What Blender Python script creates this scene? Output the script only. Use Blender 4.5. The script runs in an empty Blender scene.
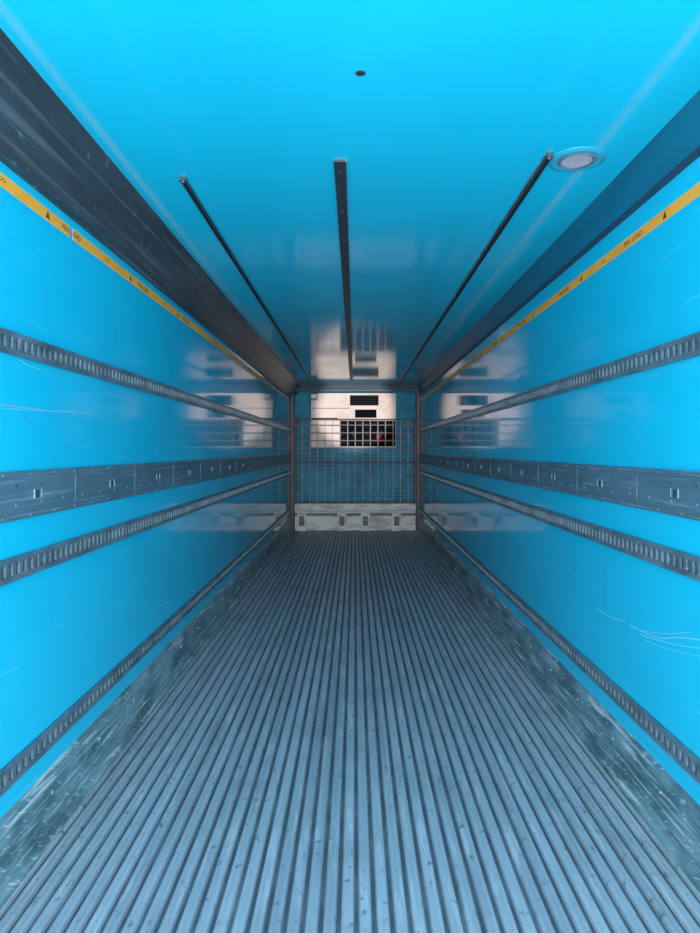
import bpy, math, random
from mathutils import Vector
random.seed(4)
sc = bpy.context.scene
CZ = 1.55
XL, XR = -1.24, 1.25
Y0, Y1 = -0.8, 13.45
H = 2.80

# ------------------------------------------------------------ materials
def N(nt, t, **kw):
    n = nt.nodes.new(t)
    for k, v in kw.items():
        setattr(n, k, v)
    return n

def noise_fac(nt, scale_vec, scale, detail, lo, hi, rough=0.6, rot=0.0):
    tc = N(nt, 'ShaderNodeTexCoord')
    mp = N(nt, 'ShaderNodeMapping')
    mp.inputs['Scale'].default_value = scale_vec
    src = tc.outputs['Object']
    if rot:
        m0 = N(nt, 'ShaderNodeMapping')
        m0.inputs['Rotation'].default_value = (rot, 0, 0)
        nt.links.new(src, m0.inputs['Vector'])
        src = m0.outputs['Vector']
    nt.links.new(src, mp.inputs['Vector'])
    no = N(nt, 'ShaderNodeTexNoise')
    no.inputs['Scale'].default_value = scale
    no.inputs['Detail'].default_value = detail
    no.inputs['Roughness'].default_value = rough
    nt.links.new(mp.outputs['Vector'], no.inputs['Vector'])
    mr = N(nt, 'ShaderNodeMapRange')
    mr.inputs['From Min'].default_value = lo
    mr.inputs['From Max'].default_value = hi
    nt.links.new(no.outputs['Fac'], mr.inputs['Value'])
    return mr.outputs['Result'], no.outputs['Fac']

def mat(name, col, rough=0.4, metal=0.0, layers=(), bump=None, ior=1.5, rlayer=None, spec=0.5):
    m = bpy.data.materials.new(name)
    m.use_nodes = True
    nt = m.node_tree
    b = nt.nodes['Principled BSDF']
    b.inputs['Roughness'].default_value = rough
    b.inputs['Metallic'].default_value = metal
    b.inputs['IOR'].default_value = ior
    b.inputs['Specular IOR Level'].default_value = spec
    rgb = N(nt, 'ShaderNodeRGB')
    rgb.outputs[0].default_value = (*col, 1)
    cur = rgb.outputs[0]
    for L_ in layers:
        (c2, sv, s, d, lo, hi, amt) = L_[:7]
        f, _ = noise_fac(nt, sv, s, d, lo, hi, rot=(L_[7] if len(L_)>7 else 0))
        mu = N(nt, 'ShaderNodeMath', operation='MULTIPLY')
        mu.inputs[1].default_value = amt
        nt.links.new(f, mu.inputs[0])
        mx = N(nt, 'ShaderNodeMix', data_type='RGBA')
        nt.links.new(mu.outputs[0], mx.inputs['Factor'])
        nt.links.new(cur, mx.inputs['A'])
        mx.inputs['B'].default_value = (*c2, 1)
        cur = mx.outputs['Result']
    nt.links.new(cur, b.inputs['Base Color'])
    if bump:
        sv, s, d, st, dist = bump
        _, f = noise_fac(nt, sv, s, d, 0, 1)
        bp = N(nt, 'ShaderNodeBump')
        bp.inputs['Strength'].default_value = st
        bp.inputs['Distance'].default_value = dist
        nt.links.new(f, bp.inputs['Height'])
        nt.links.new(bp.outputs['Normal'], b.inputs['Normal'])
    if rlayer:
        sv, s, d, lo, hi, r0, r1 = rlayer
        f, _ = noise_fac(nt, sv, s, d, lo, hi)
        mr = N(nt, 'ShaderNodeMapRange')
        mr.inputs['To Min'].default_value = r0
        mr.inputs['To Max'].default_value = r1
        nt.links.new(f, mr.inputs['Value'])
        nt.links.new(mr.outputs['Result'], b.inputs['Roughness'])
    return m

CY = (0.006, 0.45, 0.67)
M_wall = mat('cyan_gelcoat_wall', CY, layers=[
    ((0.004, 0.36, 0.56), (1, 0.5, 1), 1.3, 4, 0.4, 0.7, 0.5),
    ((0.18, 0.56, 0.74), (1, 0.30, 14), 6.0, 6, 0.65, 0.74, 0.4, 0.10),
    ((0.14, 0.54, 0.72), (1, 0.5, 18), 5.0, 5, 0.66, 0.73, 0.4, -0.45),
    ((0.02, 0.24, 0.36), (1, 1.2, 5), 7.0, 6, 0.64, 0.76, 0.5),
    ((0.03, 0.30, 0.42), (1, 6, 0.7), 2.5, 5, 0.58, 0.80, 0.4)],
    bump=((1, 0.5, 1), 1.6, 2, 0.05, 0.02), rlayer=((1, 1, 1), 3, 3, 0.3, 0.7, 0.03, 0.10), ior=1.45)
M_bulk = mat('blue_bulkhead', (0.004, 0.30, 0.50), rough=0.5, layers=[
    ((0.003, 0.14, 0.25), (1, 1, 1), 2.2, 5, 0.42, 0.62, 0.8),
    ((0.15, 0.45, 0.60), (2, 1, 3), 3, 6, 0.60, 0.72, 0.6)], ior=1.3)
M_ceil = mat('cyan_gelcoat_ceiling', (0.006, 0.45, 0.66), layers=[
    ((0.003, 0.39, 0.58), (1, 0.4, 1), 1.5, 4, 0.4, 0.7, 0.5),
    ((0.02, 0.34, 0.50), (4, 1.5, 1), 5.0, 7, 0.62, 0.76, 0.4)],
    bump=((1, 0.6, 1), 1.4, 2, 0.05, 0.02), rlayer=((1, 1, 1), 3, 3, 0.3, 0.7, 0.05, 0.12))
M_floor = mat('ribbed_aluminium', (0.34, 0.455, 0.53), rough=0.4, metal=0.4, layers=[
    ((0.17, 0.24, 0.29), (5.0, 0.12, 1), 1.6, 3, 0.42, 0.62, 0.45),
    ((0.62, 0.73, 0.79), (9.0, 0.8, 1), 3.0, 7, 0.54, 0.72, 0.6),
    ((0.13, 0.18, 0.21), (1.2, 0.9, 1), 2.0, 6, 0.52, 0.72, 0.45),
    ((0.06, 0.08, 0.10), (3.0, 2.4, 1), 8.0, 8, 0.60, 0.69, 0.8)],
    bump=((6, 3.0, 6), 12, 6, 0.2, 0.004), rlayer=((4, 1.5, 1), 5, 5, 0.3, 0.7, 0.34, 0.6))
M_groove = mat('floor_channel_dark', (0.055, 0.09, 0.115), rough=0.5, metal=0.4, layers=[  # channel base between the ribs, darker than the rib metal
    ((0.20, 0.28, 0.33), (4, 0.8, 1), 4, 5, 0.45, 0.7, 0.5)])
M_kick = mat('scuffed_kick_plate', (0.15, 0.28, 0.33), rough=0.42, metal=0.3, layers=[
    ((0.03, 0.08, 0.10), (1, 0.9, 2.5), 3.5, 8, 0.42, 0.60, 0.8),
    ((0.55, 0.70, 0.72), (1, 0.5, 12), 5.0, 8, 0.53, 0.65, 0.75),
    ((0.55, 0.68, 0.68), (1, 1.5, 8), 9.0, 8, 0.58, 0.66, 0.6, 0.5)],
    bump=((1, 0.9, 6), 9, 6, 0.3, 0.004))
M_steel = mat('galvanised_track_steel', (0.14, 0.22, 0.27), rough=0.42, metal=0.45, layers=[
    ((0.04, 0.075, 0.10), (1, 1, 3), 6, 6, 0.42, 0.66, 0.75),
    ((0.40, 0.50, 0.55), (1, 1, 6), 9, 6, 0.60, 0.75, 0.6)])
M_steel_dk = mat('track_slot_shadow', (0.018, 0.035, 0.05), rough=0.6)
M_band = mat('scuff_band_steel', (0.085, 0.165, 0.215), rough=0.42, metal=0.25, layers=[
    ((0.03, 0.075, 0.10), (1, 0.35, 4), 3, 6, 0.40, 0.65, 0.6),
    ((0.36, 0.50, 0.56), (1, 0.3, 16), 7, 7, 0.56, 0.72, 0.55)])
M_dark = mat('dark_cove_metal', (0.030, 0.045, 0.058), rough=0.42, metal=0.1, layers=[
    ((0.008, 0.015, 0.022), (1, 0.25, 2), 3, 5, 0.4, 0.62, 0.75),
    ((0.13, 0.18, 0.21), (1, 0.12, 10), 5, 8, 0.52, 0.74, 0.6),
    ((0.22, 0.28, 0.31), (1, 2.5, 10), 4, 6, 0.62, 0.71, 0.4, 0.3)], ior=1.35)
M_lip = mat('cove_edge_lip', (0.20, 0.28, 0.33), rough=0.4, metal=0.5)
M_bcove = mat('dark_blue_cove', (0.004, 0.12, 0.20), rough=0.45, layers=[
    ((0.004, 0.06, 0.11), (1, 0.2, 3), 3, 6, 0.4, 0.65, 0.6)], ior=1.35)
M_navy = mat('navy_beam', (0.006, 0.03, 0.06), rough=0.6)
M_black = mat('black_strip', (0.012, 0.02, 0.028), rough=0.45)
M_void = mat('black_grille', (0.004, 0.006, 0.008), rough=0.9, spec=0.05, ior=1.2)
M_slat = mat('grille_slat', (0.03, 0.04, 0.05), rough=0.8, spec=0.1)
M_orange = mat('orange_tape', (0.92, 0.35, 0.012), rough=0.45, layers=[
    ((0.60, 0.20, 0.01), (1, 1, 4), 5, 6, 0.48, 0.75, 0.6)])
M_ink = mat('tape_ink', (0.03, 0.02, 0.01), rough=0.6)
M_cream = mat('cream_housing', (0.82, 0.66, 0.58), rough=0.5, layers=[
    ((0.55, 0.33, 0.26), (1, 1, 1), 2.5, 5, 0.48, 0.7, 0.6)])
M_beige = mat('worn_white_board', (0.68, 0.68, 0.64), rough=0.5, layers=[
    ((0.22, 0.16, 0.12), (1, 1, 3), 3.5, 7, 0.45, 0.65, 0.7)])
M_wire = mat('zinc_wire', (0.36, 0.34, 0.33), rough=0.5, metal=0.3)
M_post = mat('brown_post', (0.09, 0.055, 0.045), rough=0.6, metal=0.1, layers=[
    ((0.03, 0.035, 0.045), (1, 1, 0.6), 6, 5, 0.42, 0.58, 0.85)])
M_red = mat('red_hose', (0.42, 0.012, 0.01), rough=0.7, spec=0.1)
M_white = mat('pale_plastic', (0.30, 0.40, 0.46), rough=0.4)
M_lampw = mat('marker_lamp_white', (0.75, 0.75, 0.75), rough=0.4)
M_scr = mat('scratch_white', (0.18, 0.62, 0.80), rough=0.5)
M_scrp = mat('scratch_pink', (0.30, 0.42, 0.60), rough=0.5)
M_lens = mat('lamp_lens', (0.46, 0.40, 0.45), rough=0.3, layers=[
    ((0.30, 0.25, 0.30), (1, 1, 1), 14, 4, 0.4, 0.7, 0.6)])
M_ring = mat('lamp_ring', (0.02, 0.30, 0.45), rough=0.25)

# ------------------------------------------------------------ mesh helper
class MB:
    def __init__(s): s.v=[]; s.f=[]; s.mi=[]; s.mats=[]
    def m(s, mt):
        if mt not in s.mats: s.mats.append(mt)
        return s.mats.index(mt)
    def box(s, x0,x1,y0,y1,z0,z1, mt):
        i=len(s.v); k=s.m(mt)
        s.v += [(x0,y0,z0),(x1,y0,z0),(x1,y1,z0),(x0,y1,z0),(x0,y0,z1),(x1,y0,z1),(x1,y1,z1),(x0,y1,z1)]
        for q in [(0,3,2,1),(4,5,6,7),(0,1,5,4),(1,2,6,5),(2,3,7,6),(3,0,4,7)]:
            s.f.append(tuple(i+a for a in q)); s.mi.append(k)
    def prism(s, prof, y0, y1, mt):
        i=len(s.v); n=len(prof); k=s.m(mt)
        s.v += [(x,y0,z) for x,z in prof] + [(x,y1,z) for x,z in prof]
        for a in range(n):
            b=(a+1)%n
            s.f.append((i+a,i+b,i+n+b,i+n+a)); s.mi.append(k)
        s.f.append(tuple(i+a for a in range(n))[::-1]); s.mi.append(k)
        s.f.append(tuple(i+n+a for a in range(n))); s.mi.append(k)
    def cyl(s, c, r, h, axis, mt, n=20, r2=None):
        i=len(s.v); k=s.m(mt); r2 = r if r2 is None else r2
        for t,rr in ((0,r),(h,r2)):
            for a in range(n):
                u=rr*math.cos(2*math.pi*a/n); w=rr*math.sin(2*math.pi*a/n)
                p={'x':(c[0]+t,c[1]+u,c[2]+w),'y':(c[0]+u,c[1]+t,c[2]+w),'z':(c[0]+u,c[1]+w,c[2]+t)}[axis]
                s.v.append(p)
        for a in range(n):
            b=(a+1)%n; s.f.append((i+a,i+b,i+n+b,i+n+a)); s.mi.append(k)
        s.f.append(tuple(i+a for a in range(n))[::-1]); s.mi.append(k)
        s.f.append(tuple(i+n+a for a in range(n))); s.mi.append(k)
    def ring(s, c, ri, ro, h, mt, n=40):
        i=len(s.v); k=s.m(mt)
        for (r,z) in ((ri,0),(ri,-h),((ri+ro)/2,-h*1.3),(ro,-h*.4),(ro,0)):
            for a in range(n):
                s.v.append((c[0]+r*math.cos(2*math.pi*a/n), c[1]+r*math.sin(2*math.pi*a/n), c[2]+z))
        for j in range(4):
            for a in range(n):
                b=(a+1)%n
                s.f.append((i+j*n+a,i+j*n+b,i+(j+1)*n+b,i+(j+1)*n+a)); s.mi.append(k)
    def make(s, name, parent=None, bevel=0):
        me=bpy.data.meshes.new(name); me.from_pydata(s.v,[],s.f)
        for m_ in s.mats: me.materials.append(m_)
        me.polygons.foreach_set('material_index', s.mi)
        import bmesh
        bm=bmesh.new(); bm.from_mesh(me); bmesh.ops.recalc_face_normals(bm, faces=bm.faces); bm.to_mesh(me); bm.free()
        o=bpy.data.objects.new(name, me); sc.collection.objects.link(o)
        if parent: o.parent=parent
        if bevel:
            b=o.modifiers.new('bevel','BEVEL'); b.width=bevel; b.segments=2; b.limit_method='ANGLE'
        return o

# ------------------------------------------------------------ shell
def shell_box(name, *a, mt):
    b=MB(); b.box(*a, mt); return b.make(name)
wl = shell_box('wall_left', XL-0.08, XL, Y0, Y1, -0.15, H+0.08, mt=M_wall)
wr = shell_box('wall_right', XR, XR+0.08, Y0, Y1, -0.15, H+0.08, mt=M_wall)
wf = shell_box('wall_front', XL-0.08, XR+0.08, Y1, Y1+0.08, -0.15, H+0.08, mt=M_bulk)
ce = shell_box('ceiling', XL, XR, Y0, Y1, H, H+0.08, mt=M_ceil)

# ribbed floor
b=MB()
b.box(XL, XR, Y0, Y1, -0.12, -0.018, M_groove)
n=42; p=(XR-XL)/n
for i in range(n):
    x=XL+i*p+p/2
    w=p*0.31
    prof=[(x-w-0.004,-0.018),(x-w,-0.004),(x-w+0.005,0.0),(x-0.005,0.0),(x-0.003,-0.003),(x+0.003,-0.003),(x+0.005,0.0),(x+w-0.005,0.0),(x+w,-0.004),(x+w+0.004,-0.018)]
    b.prism(prof, Y0, Y1, M_floor)
floor=b.make('floor')

# kick plates
for side, X, sg in (('left', XL, 1), ('right', XR, -1)):
    b=MB()
    f=lambda d: X+sg*d
    b.prism([(f(0),0.0),(f(0.045),0.0),(f(0.045),0.02),(f(0.028),0.03),(f(0.028),0.215),(f(0.012),0.25),(f(0),0.26)], Y0, Y1, M_kick)
    b.prism([(f(0.028),0.085),(f(0.034),0.088),(f(0.034),0.10),(f(0.028),0.103)], Y0, Y1, M_kick)
    for k in range(27):
        b.cyl((f(0.026) if sg>0 else f(0.034), 0.2+k*0.5, 0.18), 0.010, 0.008, 'x', M_steel, 10)
    b.make('baseboard_'+side)

# coves
b=MB()
b.prism([(XL,2.58),(XL+0.012,2.575),(-1.065,H-0.012),(-1.05,H),(XL,H)], Y0, Y1, M_dark)
b.prism([(XL,2.56),(XL+0.018,2.56),(XL+0.022,2.585),(XL,2.60)], Y0, Y1, M_dark)
b.make('trim_1')
b=MB()
b.prism([(XR,2.63),(XR-0.012,2.63),(1.205,H-0.01),(1.195,H),(XR,H)], Y0, Y1, M_bcove)
b.prism([(XR,2.615),(XR-0.014,2.615),(XR-0.016,2.64),(XR,2.645)], Y0, Y1, M_navy)
b.make('trim_2')

# ------------------------------------------------------------ load securing tracks
def track(X, sg, z, h):
    b=MB()
    def bx(d0,d1,y0,y1,z0,z1,m_):
        xs=sorted((X+sg*d0, X+sg*d1)); b.box(xs[0],xs[1],y0,y1,z0,z1,m_)
    bx(0,0.003,Y0,13.1,z-h/2,z+h/2,M_steel_dk)
    for s_ in (-1,1):
        zz=z+s_*(h/2-0.010)
        bx(0,0.014,Y0,13.1,zz-0.010,zz+0.010,M_steel)
    bx(0,0.009,Y0,13.1,z+h*0.12,z+h*0.17,M_steel)
    y=Y0+0.02
    while y<13.05:
        bx(0,0.012,y,y+0.022,z-h/2+0.015,z+h/2-0.015,M_steel)
        y+=0.05
    return b.make('load_securing_track')
for X,sg in ((XL,1),(XR,-1)):
    track(X,sg,1.934,0.082)
    track(X,sg,1.12,0.085)
    track(X,sg,0.39,0.080)

# wide scuff band
for X,sg in ((XL,1),(XR,-1)):
    b=MB()
    f=lambda d: X+sg*d
    def bx(d0,d1,y0,y1,z0,z1,m_):
        xs=sorted((f(d0),f(d1))); b.box(xs[0],xs[1],y0,y1,z0,z1,m_)
    z0,z1=1.295,1.472
    b.prism([(f(0),z0),(f(0.010),z0),(f(0.014),z0+0.006),(f(0.014),z0+0.018),(f(0.008),z0+0.024),
             (f(0.008),z1-0.024),(f(0.014),z1-0.018),(f(0.014),z1-0.006),(f(0.010),z1),(f(0),z1)], Y0, 13.1, M_band)
    y=0.15
    k=0
    while y<13:
        for zz in (z0+0.012,z1-0.012):
            b.cyl((f(0.013) if sg>0 else f(0.017), y, zz), 0.006, 0.004,'x',M_steel,8)
        b.cyl((f(0.007) if sg>0 else f(0.010), y+0.1, z0+0.125), 0.006, 0.003,'x',M_steel_dk,8)
        b.cyl((f(0.007) if sg>0 else f(0.010), y+0.1, z0+0.055), 0.006, 0.003,'x',M_lip,8)
        if k%4==0:
            bx(0.007,0.0095,y+0.038,y+0.042,z0+0.07,z0+0.105,M_white)
            bx(0.007,0.0095,y+0.10,y+0.103,z0+0.07,z0+0.105,M_lip)
            bx(0.007,0.009,y+0.05,y+0.08,z0+0.07,z0+0.10,M_steel_dk)
        if k%4==2:
            bx(0.007,0.009,y+0.02,y+0.024,z0+0.03,z1-0.03,M_steel)
        y+=0.2; k+=1
    b.make('scuff_band')

# orange tape
def text_obj(body, loc, rot, size, parent, m_):
    cu=bpy.data.curves.new('printed_text','FONT'); cu.body=body; cu.size=size; cu.extrude=0.0002
    cu.align_y='CENTER'
    cu.materials.append(m_)
    o=bpy.data.objects.new('printed_text',cu); sc.collection.objects.link(o)
    o.location=loc; o.rotation_euler=rot; o.parent=parent
    return o
def tape(X,sg,z,segs):
    b=MB()
    for (y0,y1) in segs:
        xs=sorted((X,X+sg*0.0012)); b.box(xs[0],xs[1],y0,y1,z-0.024,z+0.024,M_orange)
    y=1.7
    while y<12:
        i=len(b.v); k=b.m(M_ink)
        xa=X+sg*0.0018
        b.v += [(xa,y,z-0.015),(xa,y+0.036,z-0.015),(xa,y+0.018,z+0.017)]
        b.f.append((i,i+1,i+2)); b.mi.append(k)
        y+=1.0
    o=b.make('warning_tape')
    y=1.85
    while y<10:
        rot=(math.pi/2,0,math.pi/2) if sg>0 else (math.pi/2,0,-math.pi/2)
        text_obj('MAX. LOAD', (X+sg*0.0016, y if sg>0 else y+0.28, z),rot,0.036,o,M_ink)
        text_obj('>>', (X+sg*0.0016, y+0.5 if sg>0 else y+0.56, z),rot,0.036,o,M_ink)
        y+=1.0
    return o
tape(XL,1,2.498,[(Y0,2.93),(2.96,12.6)])
tape(XR,-1,2.498,[(Y0,12.6)])

# ------------------------------------------------------------ ceiling fittings
def crail(x,y0,y1):
    b=MB()
    w=0.013
    b.prism([(x-w,H),(x-w,H-0.016),(x-w+0.008,H-0.018),(x-w+0.008,H-0.006),(x+w-0.008,H-0.006),(x+w-0.008,H-0.018),(x+w,H-0.016),(x+w,H)],y0,y1,M_black)
    b.prism([(x-w-0.006,H),(x-w-0.006,H-0.004),(x-w,H-0.006),(x-w,H)],y0,y1,M_steel)
    b.box(x-0.015,x+0.015,y0-0.02,y0+0.01,H-0.018,H,M_steel_dk)
    b.cyl((x,y0-0.006,H-0.022),0.006,0.005,'z',M_lip,12)
    return b.make('ceiling_rail')
crail(-0.79,3.10,12.2)
crail(0.82,2.85,12.9)
b=MB()
b.box(-0.088,-0.04,2.90,12.0,H-0.010,H,M_black)
b.box(-0.092,-0.088,2.90,12.0,H-0.012,H,M_steel_dk)
b.box(-0.04,-0.036,2.90,12.0,H-0.012,H,M_steel)
for k in range(18): b.cyl((-0.064,3.0+k*0.5,H-0.014),0.006,0.005,'z',M_steel_dk,10)
b.make('ceiling_strip')
b=MB()
b.ring((0.954,2.90,H),0.082,0.122,0.007,M_ring)
b.ring((0.954,2.90,H),0.066,0.084,0.010,M_steel)
b.cyl((0.954,2.90,H-0.008),0.064,0.008,'z',M_lens,36,r2=0.07)
b.make('ceiling_lamp')
b=MB()
b.ring((0.018,2.235,H),0.013,0.018,0.002,M_steel_dk,24)
b.cyl((0.018,2.235,H-0.002),0.0135,0.002,'z',M_black,20)
b.make('ceiling_drain_hole')

# ------------------------------------------------------------ front end
b=MB()
U0,U1=13.18,Y1-0.002
b.box(-0.86,0.80,U0,U1,1.60,2.66,M_cream)
b.box(-0.30,0.79,U0-0.02,U0,1.62,2.12,M_void)
for k in range(6):
    z=1.68+k*0.075
    b.box(-0.29,0.78,U0-0.03,U0-0.02,z,z+0.010,M_slat)
for cx in (-0.02,0.50):
    b.cyl((cx,U0-0.034,1.87),0.20,0.012,'y',M_void,28)
    b.cyl((cx,U0-0.045,1.87),0.05,0.012,'y',M_slat,16)
b.box(-0.10,0.46,U0-0.02,U0,2.42,2.62,M_void)
b.box(0.0,0.42,U0-0.02,U0,2.18,2.34,M_void)
for k in range(4): b.box(-0.09,0.45,U0-0.03,U0-0.02,2.45+k*0.045,2.457+k*0.045,M_slat)
b.box(-0.84,-0.34,U0-0.008,U0,2.16,2.18,M_slat)
b.box(-0.84,-0.12,U0-0.008,U0,2.36,2.372,M_post)
b.cyl((0.47,U0-0.07,1.80),0.035,0.05,'y',M_red,14)
b.cyl((0.60,U0-0.07,1.87),0.03,0.05,'y',M_red,14)
b.box(0.38,0.68,U0-0.06,U0-0.035,1.72,1.75,M_red)
b.box(0.42,0.45,U0-0.06,U0-0.035,1.73,1.92,M_red)
b.make('refrigeration_unit')
b=MB()
b.box(XL,XR,12.95,13.05,2.68,H,M_navy)
b.box(XL,XR,12.94,12.95,2.68,2.70,M_bcove)
b.make('trim_3')
for nm,x0,x1 in (('trim_4',XL,XL+0.07),('trim_5',XR-0.07,XR)):
    b=MB()
    b.box(x0,x1,12.96,13.05,0,2.68,M_post)
    b.box(x0+0.02,x1-0.02,12.945,12.96,0.05,2.6,M_dark)
    for k in range(14): b.box(x0+0.026,x1-0.026,12.94,12.95,0.2+k*0.17,0.26+k*0.17,M_black)
    b.make(nm)
b=MB()
b.box(-0.84,-0.74,12.90,12.94,2.54,2.62,M_lampw)
b.box(-0.85,-0.73,12.94,12.95,2.52,2.68,M_navy)
b.make('marker_lamp')
# mesh gate
b=MB()
gx0,gx1=XL+0.08,XR-0.08
gz0,gz1=0.53,2.14
Yg=13.0
for i in range(17):
    x=gx0+i*(gx1-gx0)/16
    b.cyl((x,Yg,gz0),0.007,gz1-gz0,'z',M_wire,6)
z=gz0
while z<gz1:
    b.cyl((gx0,Yg-0.012,z),0.008,gx1-gx0,'x',M_wire,6); z+=0.15
for z in (gz0+0.01,1.30,gz1): b.box(gx0,gx1,Yg-0.02,Yg+0.01,z-0.012,z+0.012,M_post)
for x in (gx0,gx1-0.03): b.box(x,x+0.03,Yg-0.02,Yg+0.01,gz0,gz1,M_post)
b.make('wire_mesh_gate')
# bumper
b=MB()
b.box(gx0,gx1,12.93,13.07,0.34,0.52,M_beige)
b.box(gx0,gx1,12.91,12.93,0.36,0.39,M_steel)
b.box(gx0,gx1,13.0,13.06,0.0,0.34,M_beige)
b.box(gx0,gx1,12.99,13.0,0.28,0.33,M_black)
for x in (-1.02,-0.25,0.2,0.8):
    b.box(x-0.09,x+0.09,12.90,13.0,0.0,0.34,M_beige)
    b.box(x-0.05,x+0.05,12.89,12.90,0.10,0.28,M_black)
b.make('bulkhead_bumper',bevel=0.004)

# ------------------------------------------------------------ scratches on walls
def scratches(name,X,sg,lst,parent):
    for pts,r,m_ in lst:
        cu=bpy.data.curves.new(name,'CURVE'); cu.dimensions='3D'; cu.bevel_depth=r; cu.bevel_resolution=0
        sp=cu.splines.new('NURBS'); sp.points.add(len(pts)-1); sp.use_endpoint_u=True; sp.order_u=3
        for q,(y,z) in zip(sp.points,pts): q.co=(X+sg*0.0002,y,z,1)
        cu.materials.append(m_)
        o=bpy.data.objects.new(name,cu); sc.collection.objects.link(o); o.parent=parent
def px(side,x,y):   # measurement on the photo -> wall (y,z)
    d=(x-355) if side>0 else (355-x)
    W=1.25 if side>0 else 1.24
    D=674*W/d
    return (D, CZ+(450-y)*D/674)
L=[([px(-1,a,c) for a,c in q],r,m_) for q,r,m_ in [
  ([(0,404),(25,408),(60,412),(92,413)],0.0016,M_scrp),
  ([(0,408),(40,411),(75,411)],0.0008,M_scr),
  ([(105,392),(125,400),(140,404)],0.0008,M_scr),
  ([(20,360),(28,366),(40,369)],0.001,M_scr),
  ([(150,618),(158,605),(172,600)],0.0010,M_scr)]]
scratches('scratch',XL,1,L,wl)
R=[([px(1,a,c) for a,c in q],r,m_) for q,r,m_ in [
  ([(596,607),(605,616),(625,622)],0.0018,M_scr),
  ([(630,625),(655,640),(680,636),(700,640)],0.0024,M_scr),
  ([(640,634),(668,645),(700,648)],0.0018,M_scr),
  ([(636,629),(660,636),(690,632)],0.0014,M_scr),
  ([(645,640),(670,652),(700,656)],0.0010,M_scr),
  ([(520,560),(545,566),(570,570)],0.0007,M_scr)]]
scratches('scratch',XR,-1,R,wr)

# ------------------------------------------------------------ light
w=bpy.data.worlds.new('world'); sc.world=w; w.use_nodes=True
bg=w.node_tree.nodes['Background']; bg.inputs[0].default_value=(0.88,0.94,1.0,1); bg.inputs[1].default_value=2.4
def area(name,loc,rot,sx,sy,e,col):
    l=bpy.data.lights.new(name,'AREA'); l.shape='RECTANGLE'; l.size=sx; l.size_y=sy; l.energy=e; l.color=col
    o=bpy.data.objects.new(name,l); o.location=loc; o.rotation_euler=rot; sc.collection.objects.link(o)
area('daylight_rear_door',(0,-1.0,1.5),(math.radians(90),0,0),2.4,2.7,350,(0.94,0.97,1))
sp=bpy.data.lights.new('added_unit_spot','SPOT'); sp.energy=6000; sp.color=(1,0.94,0.90)  # added narrow spot to brighten the refrigeration unit, not an actual fixture
sp.spot_size=math.radians(7.0); sp.spot_blend=0.5; sp.shadow_soft_size=0.05
so=bpy.data.objects.new('added_unit_spot',sp); so.location=(0,-0.7,2.3); sc.collection.objects.link(so)
d=Vector((0,13.2,2.30))-so.location
so.rotation_euler=d.to_track_quat('-Z','Y').to_euler()

# ------------------------------------------------------------ camera
c=bpy.data.cameras.new('camera'); co=bpy.data.objects.new('camera',c); sc.collection.objects.link(co)
co.location=(0,0,CZ); co.rotation_euler=(math.radians(90),0,0)
c.sensor_fit='VERTICAL'; c.sensor_height=24; c.lens=674/933*24
c.shift_x=-5/933; c.shift_y=-16.5/933
c.clip_start=0.05
sc.camera=co
sc.view_settings.view_transform='Standard'
sc.view_settings.look='None'
sc.view_settings.exposure=0.0
sc.view_settings.gamma=1.1
